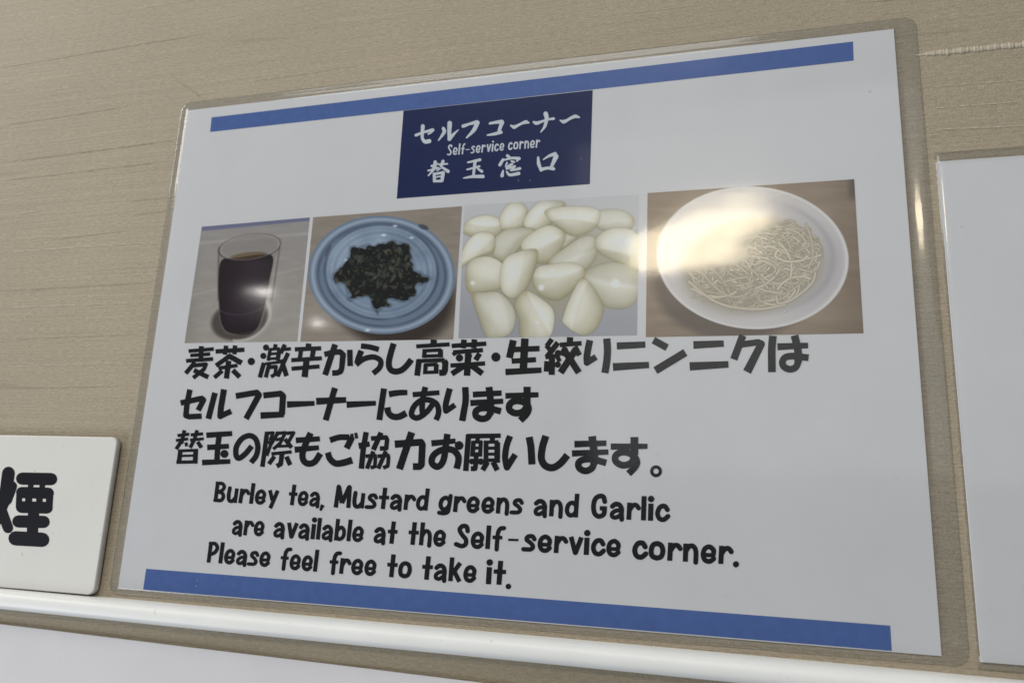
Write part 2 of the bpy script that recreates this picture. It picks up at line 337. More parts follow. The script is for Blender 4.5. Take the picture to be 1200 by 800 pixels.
def word(txt, x0, x1, y0, y1, xh, slant, gap=0.09, fat=1.0, round_=True):
    adv = []; x = 0
    for ch in txt: adv.append(x); x += GL[ch][0]+gap
    tot = x-gap; sx = (x1-x0)/tot; out = []
    for ch, ax in zip(txt, adv):
        pl = []
        for k, wd, c in GL[ch][1]:
            cc = []
            for i in range(0, len(c), 2):
                X, Y = ax+c[i], c[i+1]; f = X/tot; base = y0+(y1-y0)*f
                cc += [x0+X*sx+Y*xh*slant-0.5*xh*slant*0, base-Y*xh]
            wm = (min(sx, xh)*0.5+max(sx, xh)*0.5)*(1.06 if round_ else 1)
            wd2 = [q*wm*fat for q in wd] if isinstance(wd, (list, tuple)) else wd*wm*fat
            if k == 's' and round_: k = 'b'
            if k == 'b' or k == 'd': pl += polys((k, wd2 if k == 'b' else wd2, cc))
            else: pl += polys((k, wd2, cc))
        out.append(pl)
    return out
ENG = [
 word('Burley', 250, 324.5, 587.6, 591.5, 17.0, .13)+word('tea', 337, 374, 591.3, 593.4, 17.2, .12)+word(',', 375, 380, 593.2, 593.5, 18, .1)
 +word('Mustard', 391, 501, 594.2, 597.9, 17.9, .10)+word('greens', 513, 612, 598.8, 602.3, 18.6, .08)+word('and', 624.5, 677.5, 603.6, 606, 19.3, .05)+word('Garlic', 692, 783.5, 606.6, 610.6, 20, .03),
 word('are', 271, 308.5, 626, 627.8, 17.3, .12)+word('available', 319.5, 425, 628.9, 634.6, 17.8, .11)+word('at', 437, 464, 635.6, 636.9, 18.6, .1)
 +word('the', 477.5, 521.5, 637.6, 640, 18.9, .09)+word('Self', 533, 588, 641, 643.6, 19.4, .07)+word('-', 594, 608, 642.8, 643.2, 19.6, .06)+word('service', 612, 727, 645, 652.2, 20.1, .05)
 +word('corner', 740.5, 857.5, 653.8, 661, 21.2, .03)+word('.', 858.8, 866, 662.8, 663, 22, .0),
 word('Please', 242, 315.5, 658.6, 663.8, 17.4, .13)+word('feel', 327, 371, 665.8, 669.5, 18, .12)+word('free', 384.5, 440, 670.9, 674.3, 18.3, .1)
 +word('to', 452.5, 481.5, 675.4, 677.2, 19, .09)+word('take', 493.5, 557.5, 678.4, 682.2, 19.6, .08)+word('it', 569, 591.5, 683.8, 685, 20, .06)+word('.', 592.3, 599, 688.5, 688.6, 19, .0),
]
SUB = [word('Self-service', 523.5, 590.5, 182.6, 176.6, 9.2, .09, gap=.12, fat=.82, round_=False)+word('corner', 595, 632.5, 176.2, 172.9, 9.4, .06, gap=.12, fat=.82, round_=False)]

# ------------------------------------------------------------------ printed pictures (computed pixel by pixel, photograph coordinates)
rng = np.random.default_rng(4)
def vnoise(X, Y, sc_, seed=0):
    r_ = np.random.default_rng(seed).random((64, 64)); x = X/sc_; y = Y/sc_; xi = np.floor(x).astype(int); yi = np.floor(y).astype(int)
    fx = x-xi; fy = y-yi; fx = fx*fx*(3-2*fx); fy = fy*fy*(3-2*fy); g = lambda a, c: r_[a % 64, c % 64]
    return (g(xi, yi)*(1-fx)+g(xi+1, yi)*fx)*(1-fy)+(g(xi, yi+1)*(1-fx)+g(xi+1, yi+1)*fx)*fy
def fbm(X, Y, sc_, seed=0): return sum(vnoise(X, Y, sc_/2**k, seed+k)*0.5**(k+1) for k in range(4))
def sdpoly(X, Y, pts):
    D = np.full(X.shape, 1e9); ins = np.zeros(X.shape, bool); n = len(pts)
    for i in range(n):
        ax, ay = pts[i]; bx, by = pts[(i+1) % n]; ex, ey = bx-ax, by-ay; L = ex*ex+ey*ey+1e-9
        t = np.clip(((X-ax)*ex+(Y-ay)*ey)/L, 0, 1); D = np.minimum(D, np.hypot(X-ax-t*ex, Y-ay-t*ey))
        if by != ay:
            c = ((Y < ay) != (Y < by)) & (X < ex*(Y-ay)/(by-ay)+ax); ins ^= c
    return np.where(ins, D, -D)
def closed(pts, n=6):
    m_ = len(pts); out = []; p = [np.array(q, float) for q in pts]
    for i in range(m_):
        a, b_, c, e = p[i-1], p[i], p[(i+1) % m_], p[(i+2) % m_]
        for k in range(n):
            t = k/n; out.append(tuple(0.5*(2*b_+(-a+c)*t+(2*a-5*b_+4*c-e)*t*t+(-a+3*b_-3*c+e)*t**3)))
    return out
def mixc(I, a, col): I[:] = I*(1-a[..., None])+np.asarray(col, float)*a[..., None] if np.ndim(col) == 1 or np.ndim(col) == 0 else I*(1-a[..., None])+col*a[..., None]
def sm(x, lo, hi): t = np.clip((x-lo)/(hi-lo), 0, 1); return t*t*(3-2*t)
def ell(X, Y, cx_, cy_, rx, ry, deg=0):
    a = math.radians(deg); dx, dy = X-cx_, Y-cy_; u = dx*math.cos(a)+dy*math.sin(a); v = -dx*math.sin(a)+dy*math.cos(a)
    return np.hypot(u/rx, v/ry)

def paint_tea(X, Y):
    X = (X-210)*3.582; Y = (Y-230)*3.582
    I = np.zeros(X.shape+(3,))+np.array([136, 131, 125]); n = fbm(X, Y*3, 60, 3); I += (n[..., None]-.5)*12
    I += ((Y-350)/250)[..., None]*np.array([4, 3, 1]); I -= sm(120-X, 0, 130)[..., None]*14
    mixc(I, sm(-(Y-(150-(X-95)*.095)), 0, 8)*.9, [95, 97, 120])
    mixc(I, np.exp(-((Y-(205-X*.09))/7)**2)*.30, [175, 170, 160]); mixc(I, np.exp(-((Y-(430-(X)*.25))/5)**2)*.25, [165, 160, 150])
    mixc(I, (1-sm(ell(X, Y, 255, 520, 132, 88, -14), .82, 1.02))*.85, [62, 56, 52])
    e = ell(X, Y, 262, 505, 118, 92, -24); mixc(I, np.exp(-((e-1.05)/.07)**2)*(X > 225)*(Y > 430)*.6, [185, 180, 172])
    g = sdpoly(X, Y, closed([(165, 230), (163, 440), (180, 555), (240, 584), (320, 574), (358, 500), (400, 280), (427, 195), (380, 160), (240, 175)])); mixc(I, sm(g, -2, 3)*.45, [112, 106, 102])
    t = sdpoly(X, Y, closed([(178, 268), (163, 345), (166, 440), (182, 550), (240, 582), (312, 572), (350, 500), (382, 350), (396, 258), (350, 244), (240, 258)]))
    mixc(I, sm(t, -2, 5)*.97, [36, 28, 32]); mixc(I, sm(t, 8, 40)*fbm(X, Y, 50, 8)*.5, [52, 44, 56])
    mixc(I, np.exp(-((ell(X, Y, 262, 455, 98, 42, -6)-1)/.05)**2)*(Y > 455)*.4*(t > 0), [86, 78, 80])
    mixc(I, np.exp(-((ell(X, Y, 262, 545, 80, 32, -6)-1)/.06)**2)*(Y > 545)*.45*(t > 0), [100, 92, 92])
    mixc(I, (1-sm(ell(X, Y, 292, 250, 85, 15, -6), .7, 1.1))*.6, [84, 68, 40])
    rim = ell(X, Y, 297, 214, 131, 54, -8); mixc(I, np.exp(-((rim-1)/.035)**2)*(.45+.4*sm(Y, 190, 260)), [70, 64, 64]); mixc(I, np.exp(-((rim-.94)/.03)**2)*.35, [165, 160, 158])
    for sx_ in (0, 1):
        xl = 166-(Y-230)*.01 if not sx_ else 425-(Y-205)*.155
        mixc(I, np.exp(-((X-xl)/3.5)**2)*(Y > 215)*(Y < 440)*.55, [72, 66, 66])
    return I
def paint_greens(X, Y):
    X = (X-210)*3.582; Y = (Y-230)*3.582
    I = np.zeros(X.shape+(3,))+np.array([128, 119, 108]); n = fbm(X+Y*.2, Y*4, 70, 13); I += (n[..., None]-.5)*16
    mixc(I, (1-sm(ell(X, Y, 885, 400, 300, 245, 20), .8, 1.05))*.88, [48, 42, 38])
    e = ell(X, Y, 850, 330, 311, 250, 3)
    mixc(I, 1-sm(e, .985, 1.0), [98, 111, 126]); mixc(I, np.exp(-((e-.93)/.03)**2)*.7, [150, 161, 173])
    ring = np.interp(e, [0, .5, .58, .62, .66, .70, .74, .78, .82, .85, .88, .91, .97, 1.0], [0, 0, .1, .5, .05, .35, .05, .7, .35, .9, .5, .1, 0, .35])
    e2 = ell(X, Y, 848, 318, 245, 205, 2); ring2 = np.exp(-((e2-1)/.035)**2)
    ang = np.arctan2(Y-320, X-850); wob = .75+.5*vnoise(ang*3+9, ang*0, 1, 5)
    body = 1-sm(e2, .97, 1.02)
    mixc(I, body*.9, [121, 135, 150])
    I += (body*(fbm(X, Y, 60, 33)-.5)*30)[..., None]
    for q, wq, a in ((.97, .03, .75), (.80, .03, .28), (.70, .018, .12), (.55, .03, .2), (.89, .02, .15)): mixc(I, np.clip(np.exp(-((e2-q)/wq)**2)*a*wob, 0, 1), [62, 72, 88])
    mixc(I, np.clip(np.exp(-((e-.86)/.022)**2)*.7*wob, 0, 1), [70, 80, 94]); mixc(I, (1-sm(ell(X, Y, 1025, 130, 26, 12, 20), .6, 1.1))*.7, [50, 55, 70]); mixc(I, (1-sm(ell(X, Y, 625, 230, 9, 34, 25), .6, 1.1))*.6, [60, 66, 80])
    mixc(I, body*(1-sm(ell(X, Y, 760, 260, 170, 130), .5, 1.1))*.25, [160, 172, 182])
    g = sdpoly(X, Y, closed([(640, 330), (680, 290), (712, 250), (720, 212), (762, 214), (800, 198), (850, 205), (905, 190), (955, 212), (976, 240), (985, 285), (1000, 318), (1048, 340), (1035, 362), (985, 372), (985, 415), (930, 438), (875, 436), (890, 460), (850, 470), (828, 494), (806, 470), (808, 425), (740, 430), (695, 415), (705, 372), (660, 362)], 3))
    g = g+(fbm(X, Y, 34, 40)-.5)*46; mixc(I, sm(g+8, -6, 6)*.45, [60, 66, 76]); m_ = sm(g, -1, 4); mixc(I, m_, [27, 27, 28])
    k = fbm(X, Y, 17, 50); k2 = fbm(X+80, Y-30, 11, 60)
    mixc(I, m_*sm(k, .52, .7)*.8, [58, 60, 52]); mixc(I, m_*sm(k2, .6, .72)*.7, [78, 70, 52]); mixc(I, m_*(fbm(X, Y, 22, 71) > .60)*.35, [40, 58, 42]); mixc(I, m_*sm(-k, -.33, -.22)*.6, [10, 10, 12])
    for j in range(150):
        ax_, ay_ = 850+rng.normal(0, 95), 320+rng.normal(0, 70); th_ = rng.uniform(0, 3.14); le = ell(X, Y, ax_, ay_, rng.uniform(9, 24), rng.uniform(4, 9), math.degrees(th_))
        if le.min() > 1: continue
        c_ = [(20, 20, 22), (44, 50, 42), (66, 68, 60), (36, 34, 32), (84, 80, 66)][int(rng.integers(0, 5))]; mixc(I, (1-sm(le, .6, 1.05))*m_*.6, c_)
        mixc(I, np.exp(-((le-.9)/.2)**2)*(Y < ay_)*m_*.25, (104, 106, 98))
    for x, y, q in ((906, 125, 9), (858, 163, 10), (975, 175, 8), (790, 562, 10), (700, 268, 6)): mixc(I, np.exp(-(((X-x)/q)**2+((Y-y)/(q*.5))**2))*.85, [205, 212, 218])
    return I
def paint_garlic(X, Y):
    X = (X-530)*4.2125; Y = (Y-210)*4.2125
    I = np.zeros(X.shape+(3,)); t = sm(Y, 100, 760)[..., None]; I[:] = np.array([172, 172, 170])*(1-t)+np.array([140, 140, 143])*t
    mid = 1-sm(ell(X, Y, 480, 430, 430, 300), .6, 1.05); mixc(I, mid*.8, [150, 144, 122])
    cl = [([(720,160),(830,150),(885,200),(860,262),(740,250),(690,205)],0),([(90,195),(170,180),(232,200),(245,245),(205,288),(110,290),(55,250)],0),([(232,190),(285,120),(340,118),(368,160),(352,238),(262,246)],0),
      ([(530,270),(610,285),(560,330),(520,345)],0),
      ([(365,185),(430,112),(500,104),(545,130),(492,215),(430,258),(362,235)],0),([(474,165),(560,132),(700,146),(722,188),(690,245),(602,278),(520,238)],1),([(206,300),(280,242),(390,256),(350,318),(265,402),(208,378)],0),
      ([(58,330),(120,270),(190,270),(208,305),(195,362),(130,385),(45,425)],0),([(345,312),(400,262),(482,225),(540,275),(545,332),(490,402),(405,405),(352,352)],1),([(488,408),(560,330),(650,285),(700,295),(706,372),(655,442),(560,455)],0),
      ([(716,290),(790,246),(900,262),(925,360),(900,440),(790,402),(718,352)],1),([(68,440),(110,395),(190,388),(250,432),(245,520),(180,556),(90,545)],0),([(662,480),(695,430),(800,414),(880,440),(925,500),(905,590),(850,632),(755,622),(690,560)],1),
      ([(238,470),(262,395),(335,352),(405,365),(402,450),(345,560),(292,582),(246,545)],0),([(400,500),(420,440),(470,425),(595,410),(636,462),(600,545),(520,592),(440,570)],1),
      ([(110,580),(150,555),(232,566),(300,645),(296,735),(240,778),(175,780),(128,690)],0),([(300,612),(360,566),(440,588),(495,655),(485,760),(420,800),(345,790),(330,690)],0),([(553,670),(580,580),(640,508),(705,545),(742,640),(705,735),(640,765),(555,710)],1)]
    for i, (p, q) in enumerate(cl):
        pc = np.array(p, float); c00 = pc.mean(0); pc = c00+(pc-c00)*1.05; rr_ = np.hypot(*(pc-c00).T); kt = int(np.argmax(rr_)); pc[kt] = c00+(pc[kt]-c00)*1.09; tip = pc[kt]; pc[kt-1] = c00+(pc[kt-1]-c00)*.93; pc[(kt+1) % len(pc)] = c00+(pc[(kt+1) % len(pc)]-c00)*.93
        ring_ = closed([tuple(v_) for v_ in pc], 5); sd = sdpoly(X, Y, ring_); mx = max(1, sd.max()); mixc(I, sm(sd+9, 0, 12)*.20*(sd < 4), [98, 90, 66])
        pa = np.array(p, float); c0 = pa.mean(0); uu, ss, vv = np.linalg.svd(pa-c0); ax = vv[0]; nx = vv[1]
        if nx[1] > 0: nx = -nx
        h = np.clip(sd/mx, 0, 1); side = ((X-c0[0])*nx[0]+(Y-c0[1])*nx[1])/mx
        wig = ((X-c0[0])*ax[0]+(Y-c0[1])*ax[1])/mx
        sh = .70+.30*np.sqrt(np.clip(1-(1-h)**2, 0, 1)); sh = sh+.07*np.clip(side, -1, 1)-.05*sm(-side+.2*np.sin(wig*2), 0, .5)+.03*(fbm(X, Y, 40, i)-.5)
        of = .5*math.sin(i*2.4); sgn = 1 if i % 3 else -1; fl = sgn*side+.3*np.sin(wig*.9+i)-of; st = (.3+.7*abs(math.sin(i*1.7))); fc = sm(fl, -.16, .16); sh = sh*(1-st*.085*(1-fc)); sh = sh+.03*st*np.exp(-((fl-.1)/.09)**2)+.02*(fbm(X*1.0, Y*.35, 26, i+9)-.5)
        dim = 1-.10*sm(170-Y, 0, 120)
        col = np.stack([205*sh**.75, 202*sh**.80, 190*sh**1.12], -1)*dim[..., None]*(1.0 if i % 3 else .95)
        mixc(I, sm(sd, -1.5, 2.5), col)
        mixc(I, np.exp(-((X-tip[0])**2+(Y-tip[1])**2)/20**2)*.5*(sd > 0), [150, 136, 100])
    for x, y, q in ((436, 535, 12), (805, 512, 15), (487, 452, 6), (420, 705, 6), (100, 512, 9)): mixc(I, np.exp(-(((X-x)/q)**2+((Y-y)/q)**2))*.9, [240, 240, 232])
    mixc(I, sm(150-Y, 0, 60)*.35, [168, 168, 170])
    return I
def paint_noodles(X, Y):
    X = (X-740)*4; Y = (Y-200)*4
    I = np.zeros(X.shape+(3,))+np.array([126, 112, 96]); n = fbm(X*.5, Y*3, 90, 23); I += (n[..., None]-.5)*22; I -= sm(X-850, 0, 250)[..., None]*14
    mixc(I, (1-sm(ell(X, Y, 500, 500, 420, 310, -5), .86, 1.03))*.8, [84, 75, 68])
    mixc(I, sm(X-1000, 0, 40)*sm(160-Y, 0, 60)*.7, [70, 62, 58])
    e = ell(X, Y, 568, 408, 452, 335, 4); mixc(I, 1-sm(e, .99, 1.005), [176, 172, 168]); mixc(I, (1-sm(e, .9, 1.0))*sm(X+Y*.4, 900, 1250)*.5, [140, 136, 138])
    mixc(I, np.exp(-((e-.975)/.014)**2)*.5, [200, 197, 192])
    e2 = ell(X, Y, 575, 402, 370, 268, 4); mixc(I, (1-sm(e2, .9, 1.05))*.45, [160, 156, 152]); mixc(I, np.exp(-((e2-1)/.05)**2)*sm(X, 560, 950)*.45, [128, 124, 126])
    mixc(I, (1-sm(ell(X, Y, 570, 455, 345, 225, -8), .85, 1.12))*.45, [120, 112, 96]); mixc(I, (1-sm(ell(X, Y, 560, 435, 325, 215, -8), .85, 1.05))*.8, [142, 133, 115])
    mixc(I, (1-sm(ell(X, Y, 760, 350, 90, 60, 20), .6, 1.1))*.75, [118, 109, 90])
    R = np.random.default_rng(12)
    def strand(pts, wd, tone):
        pts = np.array(spline(pts, 5)); x0, x1, y0, y1 = pts[:, 0].min()-12, pts[:, 0].max()+12, pts[:, 1].min()-12, pts[:, 1].max()+12
        msk = (X >= x0) & (X <= x1) & (Y >= y0) & (Y <= y1)
        if not msk.any(): return
        xs, ys = X[msk], Y[msk]; D = np.full(xs.shape, 1e9)
        for (ax, ay), (bx, by) in zip(pts[:-1], pts[1:]):
            ex, ey = bx-ax, by-ay; t_ = np.clip(((xs-ax)*ex+(ys-ay)*ey)/(ex*ex+ey*ey+1e-9), 0, 1); D = np.minimum(D, np.hypot(xs-ax-t_*ex, ys-ay-t_*ey))
        a1 = (1-sm(D, wd*.5, wd*1.0))*.40; a2 = 1-sm(D, wd*.25, wd*.62); v = I[msk]
        v = v*(1-a1[:, None])+np.array([118, 109, 88])*a1[:, None]; v = v*(1-a2[:, None])+(np.array([182, 174, 156])*tone)*a2[:, None]; I[msk] = v
    for k in range(560):
        a = R.uniform(0, 2*math.pi); q = math.sqrt(R.random()); x = 555+q*315*math.cos(a); y = 432+q*212*math.sin(a)-(x-560)*.10
        if R.random() < .2: x, y = 740+R.normal(0, 40), 330+R.normal(0, 60)
        th = R.uniform(-.9, .9)+(.5 if x < 420 else 0); cur = R.normal(0, .009); L = R.uniform(90, 230); pts = []
        for j in range(6): pts.append((x, y)); x += math.cos(th)*L/6; y += math.sin(th)*L/6; th += cur*L/6
        pts = [p for p in pts if ell(np.array(p[0]), np.array(p[1]), 555, 430, 340, 232, -8) < 1.02]
        if len(pts) == 6: strand(pts, R.uniform(7, 10), R.uniform(.80, 1.02))
    strand([(270, 520), (330, 570), (400, 615), (480, 640), (600, 648), (720, 628)], 12, .95)
    strand([(690, 370), (675, 400), (730, 425), (800, 420), (825, 400)], 11, 1.0); strand([(680, 590), (690, 620), (740, 610), (800, 570), (850, 520), (862, 480)], 12, .95)
    strand([(820, 250), (845, 330), (850, 400), (830, 460)], 12, .9)
    return I
def picture(name, quad, fn, parent, d_, label, W=420, Hh=320):
    q = [np.array(P(x, y, d_)) for x, y in quad]
    u, v = np.meshgrid((np.arange(W)+.5)/W, (np.arange(Hh)+.5)/Hh); u = u[..., None]; v = v[..., None]      # v down
    S_ = (q[0]*(1-u)+q[1]*u)*(1-v)+(q[3]*(1-u)+q[2]*u)*v
    X, Y = PX(S_[..., 0], S_[..., 1], d_)
    C_ = alb(np.clip(fn(X, Y), 0, 255), .010)
    buf = np.ones((Hh, W, 4), np.float32); buf[..., :3] = C_[::-1]
    im = bpy.data.images.new(name, W, Hh, float_buffer=True, alpha=False); im.colorspace_settings.name = 'Linear Rec.709'; im.pixels.foreach_set(buf.ravel()); im.update(); im.pack()
    m = mat(name+'_ink', (1, 1, 1), .75, .05); nt = NT(m); tx = nt.new('ShaderNodeTexImage', image=im, extension='EXTEND')
    tc = nt.new('ShaderNodeTexCoord'); nt.link(tc.outputs['UV'], tx.inputs[0]); nt.link(tx.outputs[0], nt.b.inputs['Base Color'])
    o = obj('photo_print', [Wd(*p, d_) for p in q], [(3, 2, 1, 0)], m, parent, label=label)
    uv = o.data.uv_layers.new(name='UVMap'); UVS = [(0, 1), (1, 1), (1, 0), (0, 0)]
    for lp in o.data.loops: uv.data[lp.index].uv = UVS[lp.vertex_index]
    return o

# ------------------------------------------------------------------ materials
def wall_material():
    m = mat('linen_wallpaper', (.4, .35, .27), .62, .25); n = NT(m)
    c = n.coords()
    threads = n.noise(n.coords((330, 1, 2300)), 1.0, 2, .65)                  # fine horizontal yarn
    warp = n.noise(n.coords((1500, 1, 1400)), 1.0, 2, .6)
    slub = n.noise(n.coords((11, 1, 200)), 1.0, 2, .5)                      # long slubs
    slub2 = n.noise(n.coords((5, 1, 420)), 1.0, 2, .5)
    blot = n.noise(c, 14, 3, .5)
    band = n.ramp(slub, [(.30, 0.0), (.36, 1.0), (.64, 1.0), (.70, .2)])
    col = n.ramp(n.math('ADD', n.math('MULTIPLY', threads, .55), n.math('MULTIPLY', warp, .45)), [(.30, (.27, .224, .155)), (.5, (.35, .30, .217)), (.72, (.455, .40, .31))])
    mx = n.new('ShaderNodeMix', data_type='RGBA', blend_type='MULTIPLY'); mx.inputs[0].default_value = 1
    sh = n.ramp(n.math('ADD', n.math('MULTIPLY', slub2, .5), n.math('MULTIPLY', blot, .5)), [(.3, (.90, .90, .89)), (.7, (1.06, 1.05, 1.04))])
    n.link(col, mx.inputs[6]); n.link(sh, mx.inputs[7])
    mx2 = n.new('ShaderNodeMix', data_type='RGBA', blend_type='MULTIPLY'); mx2.inputs[0].default_value = 1
    n.link(mx.outputs[2], mx2.inputs[6]); n.link(n.ramp(slub, [(.24, .86), (.32, 1.0), (.66, 1.0), (.74, 1.08)]), mx2.inputs[7])
    n.link(mx2.outputs[2], n.b.inputs['Base Color'])
    ribs = n.noise(n.coords((28, 1, 1000)), 1.0, 2, .5)
    h = n.math('ADD', n.math('MULTIPLY', ribs, .6), n.math('ADD', n.math('MULTIPLY', threads, .5), n.math('MULTIPLY', warp, .35))); b1 = n.bump(h, .9, .0006)
    b2 = n.bump(slub, .18, .001, b1); n.link(b2, n.b.inputs['Normal'])
    n.b.inputs['Sheen Weight'].default_value = .15
    return m
def film_material():
    m = bpy.data.materials.new('clear_laminate'); m.use_nodes = True; n = NT(m); n.n.remove(n.b)
    tr = n.new('ShaderNodeBsdfTransparent'); tr.inputs[0].default_value = (.895, .91, .93, 1)
    gs = [n.new('ShaderNodeBsdfGlossy') for _ in (0, 1)]; gs[0].inputs['Roughness'].default_value = .085; gs[1].inputs['Roughness'].default_value = .30
    gl = n.new('ShaderNodeMixShader'); gl.inputs[0].default_value = .24; n.link(gs[0].outputs[0], gl.inputs[1]); n.link(gs[1].outputs[0], gl.inputs[2])
    h = n.math('ADD', n.noise(n.coords((22, 1, 60)), 1, 2, .4), n.math('MULTIPLY', n.noise(n.coords((220, 1, 1500)), 1, 2, .5), .05))
    bp = n.bump(h, .05, .0009)
    ge = n.new('ShaderNodeNewGeometry'); dp = n.new('ShaderNodeVectorMath', operation='DOT_PRODUCT'); n.link(ge.outputs['Incoming'], dp.inputs[0]); n.link(bp, dp.inputs[1])
    g5 = n.math('POWER', n.math('SUBTRACT', 1.0, n.math('ABSOLUTE', dp.outputs['Value'])), 5.0)     # thin clear sheet: same reflectance from both sides
    mx = n.new('ShaderNodeMixShader'); n.link(n.math('ADD', n.math('MULTIPLY', g5, .94), .048), mx.inputs[0]); n.link(tr.outputs[0], mx.inputs[1]); n.link(gl.outputs[0], mx.inputs[2])
    n.link(bp, gs[0].inputs['Normal']); n.link(bp, gs[1].inputs['Normal'])
    n.link(mx.outputs[0], n.n['Material Output'].inputs[0]); return m
def white_plastic(name, col, rough, sp=.45, speck=0.5):
    m = mat(name, col, rough, sp); n = NT(m); nz = n.noise(n.coords(), 35, 5, .65)
    dirt = n.ramp(n.noise(n.coords(), 420, 2, .5), [(.24, .55), (.29, 1.0)])
    tone = n.ramp(nz, [(.3, tuple(v*.955 for v in col)), (.7, col)])
    mx = n.new('ShaderNodeMix', data_type='RGBA', blend_type='MULTIPLY'); mx.inputs[0].default_value = speck; n.link(tone, mx.inputs[6]); n.link(dirt, mx.inputs[7])
    n.link(mx.outputs[2], n.b.inputs['Base Color']); n.link(n.bump(n.noise(n.coords(), 900, 2), .08, .0003), n.b.inputs['Normal']); return m
def ink(name, c):
    col = alb(c); m = mat(name, col, .75, .05); n = NT(m); nz = n.noise(n.coords(), 260, 4, .6)
    n.link(n.ramp(nz, [(.3, tuple(float(v)*.93 for v in col)), (.7, tuple(float(min(v*1.07, .86)) for v in col))]), n.b.inputs['Base Color']); return m
M_wall = wall_material(); M_film = film_material()
M_sheet = white_plastic('plain_paper', (.62, .615, .635), .6, .2, .12)
M_paper = white_plastic('white_print_paper', (PAPER*1.01, PAPER, PAPER*.985), .6, .2, .12)
M_black = ink('black_ink', (22, 25, 28)); M_blue = ink('blue_ink', (72, 91, 136)); M_navy = ink('navy_ink', (22, 43, 72)); M_white = ink('pale_ink', (172, 176, 180))
M_plate = white_plastic('cream_acrylic', (.68, .675, .64), .32); M_rail = white_plastic('white_rail_vinyl', (.80, .81, .79), .42, .4, .35)
M_gloss_black = mat('black_lacquer', (.010, .010, .014), .3, .3)
M_dust = mat('dust', (.62, .62, .61), .7); M_lit_yarn = mat('lit_yarn', (.44, .39, .30), .5, .4)  # light on the raised slubs is put into the paler yarn colour

# ------------------------------------------------------------------ setting: the wallpapered wall
wall = slab('wall', -700, -500, 900, 900, -12, 0, M_wall); tag(wall, 'beige linen textured wallpaper wall behind the notice', None, 'structure')
def thread(path, rad, m, name, parent, seed, lump=.5, flat=.6):
    R = random.Random(seed); V = []; Fc = []; n = len(path); K = 7; ph = [R.uniform(0, 6) for _ in range(4)]
    for i, (x, y) in enumerate(path):
        t = i/(n-1); rr = rad*min(1, 6*t+.15, 6*(1-t)+.15)*(1+lump*(.35*math.sin(i*.37+ph[0])+.35*math.sin(i*.83+ph[1])+.3*math.sin(i*1.7+ph[3])+.25*R.uniform(-1, 1)))
        rr = max(rr, rad*.15)
        for k in range(K):
            a = 2*math.pi*k/K; q = rr*(1+.35*lump*math.sin(i*.8+k*2.1+ph[2])); V.append(Wd(x, y+q*math.cos(a), .02+q*flat*math.sin(a)))
    for i in range(n-1):
        for k in range(K): a0 = i*K+k; a1 = i*K+(k+1) % K; Fc.append((a0, a1, a1+K, a0+K))
    return obj(name, V, Fc, m, parent, smooth=True)
R0 = random.Random(7)
def wavy(x0, y0, x1, y1, n, amp, seed):
    R = random.Random(seed); a, c, e = R.uniform(0, 6), R.uniform(0, 6), R.uniform(.6, 1.6)
    return [(x0+(x1-x0)*i/n, y0+(y1-y0)*i/n+amp*(math.sin(i*.13*e+a)+.5*math.sin(i*.41+c))) for i in range(n+1)]
pa = P(1072, 65); pb = P(1260, 47)
thread(wavy(pa[0], pa[1], pb[0], pb[1]-.3, 170, .07, 1), 1.15, M_lit_yarn, 'slub_thread', wall, 3, .40, .34)
k = 0
for (ax, ay, bx, by, rad) in [(0,191,215,163,.16),(0,212,200,189,.13),(20,251,50,246,.14),(150,236,205,231,.12),(155,252,195,247,.10),(0,296,190,283,.15),(60,281,150,270,.11),(0,341,178,331,.17),(0,361,170,354,.14),
        (0,148,150,125,.12),(0,80,250,38,.13),(120,18,330,-18,.12),(300,95,420,78,.08),(1080,103,1210,93,.20),(1085,128,1200,119,.24),(1083,153,1210,147,.26),(1090,167,1160,165,.14),(0,430,150,425,.10),(0,455,150,452,.12),(0,398,160,392,.09),(700,20,820,6,.1),(1000,4,1190,-12,.1)]:
    p0 = P(ax, ay); p1 = P(bx, by); k += 1
    thread(wavy(p0[0], p0[1], p1[0], p1[1], 70, .05, k), rad*(1.0 if ax > 1000 else 1.55), M_lit_yarn if ax > 1000 or k % 3 == 0 else M_wall, 'slub_thread', wall, k+20, .6, .7)
cr = [P(x, y) for x, y in ((199, 87), (206, 94), (214, 99), (222, 104), (230, 110), (238, 116))]
thread([(float(a), float(c)) for a, c in spline(cr, 4)], .45, M_wall, 'wrinkle', wall, 77, .1, .45)

def flecks(n_, seed):
    R = random.Random(seed); V = []; Fc = []
    for _ in range(n_):
        x, y = R.uniform(-130, 345), R.uniform(-80, 213)
        if -5 < x < 305.5 and y > -5: continue
        a, h = R.uniform(.12, .5), R.uniform(.07, .14); b0 = len(V)
        V += [Wd(x-a, y, .02), Wd(x, y+h, .02), Wd(x+a, y, .02), Wd(x, y-h, .02), Wd(x, y, .10)]
        Fc += [(b0, b0+1, b0+4), (b0+1, b0+2, b0+4), (b0+2, b0+3, b0+4), (b0+3, b0, b0+4)]
    o = obj('glint_fleck', V, Fc, mat('bright_glint', (.66, .62, .52), .35, .6), wall); o['kind'] = 'stuff'  # specular glints on the weave, imitated by pale flecks
flecks(900, 8)

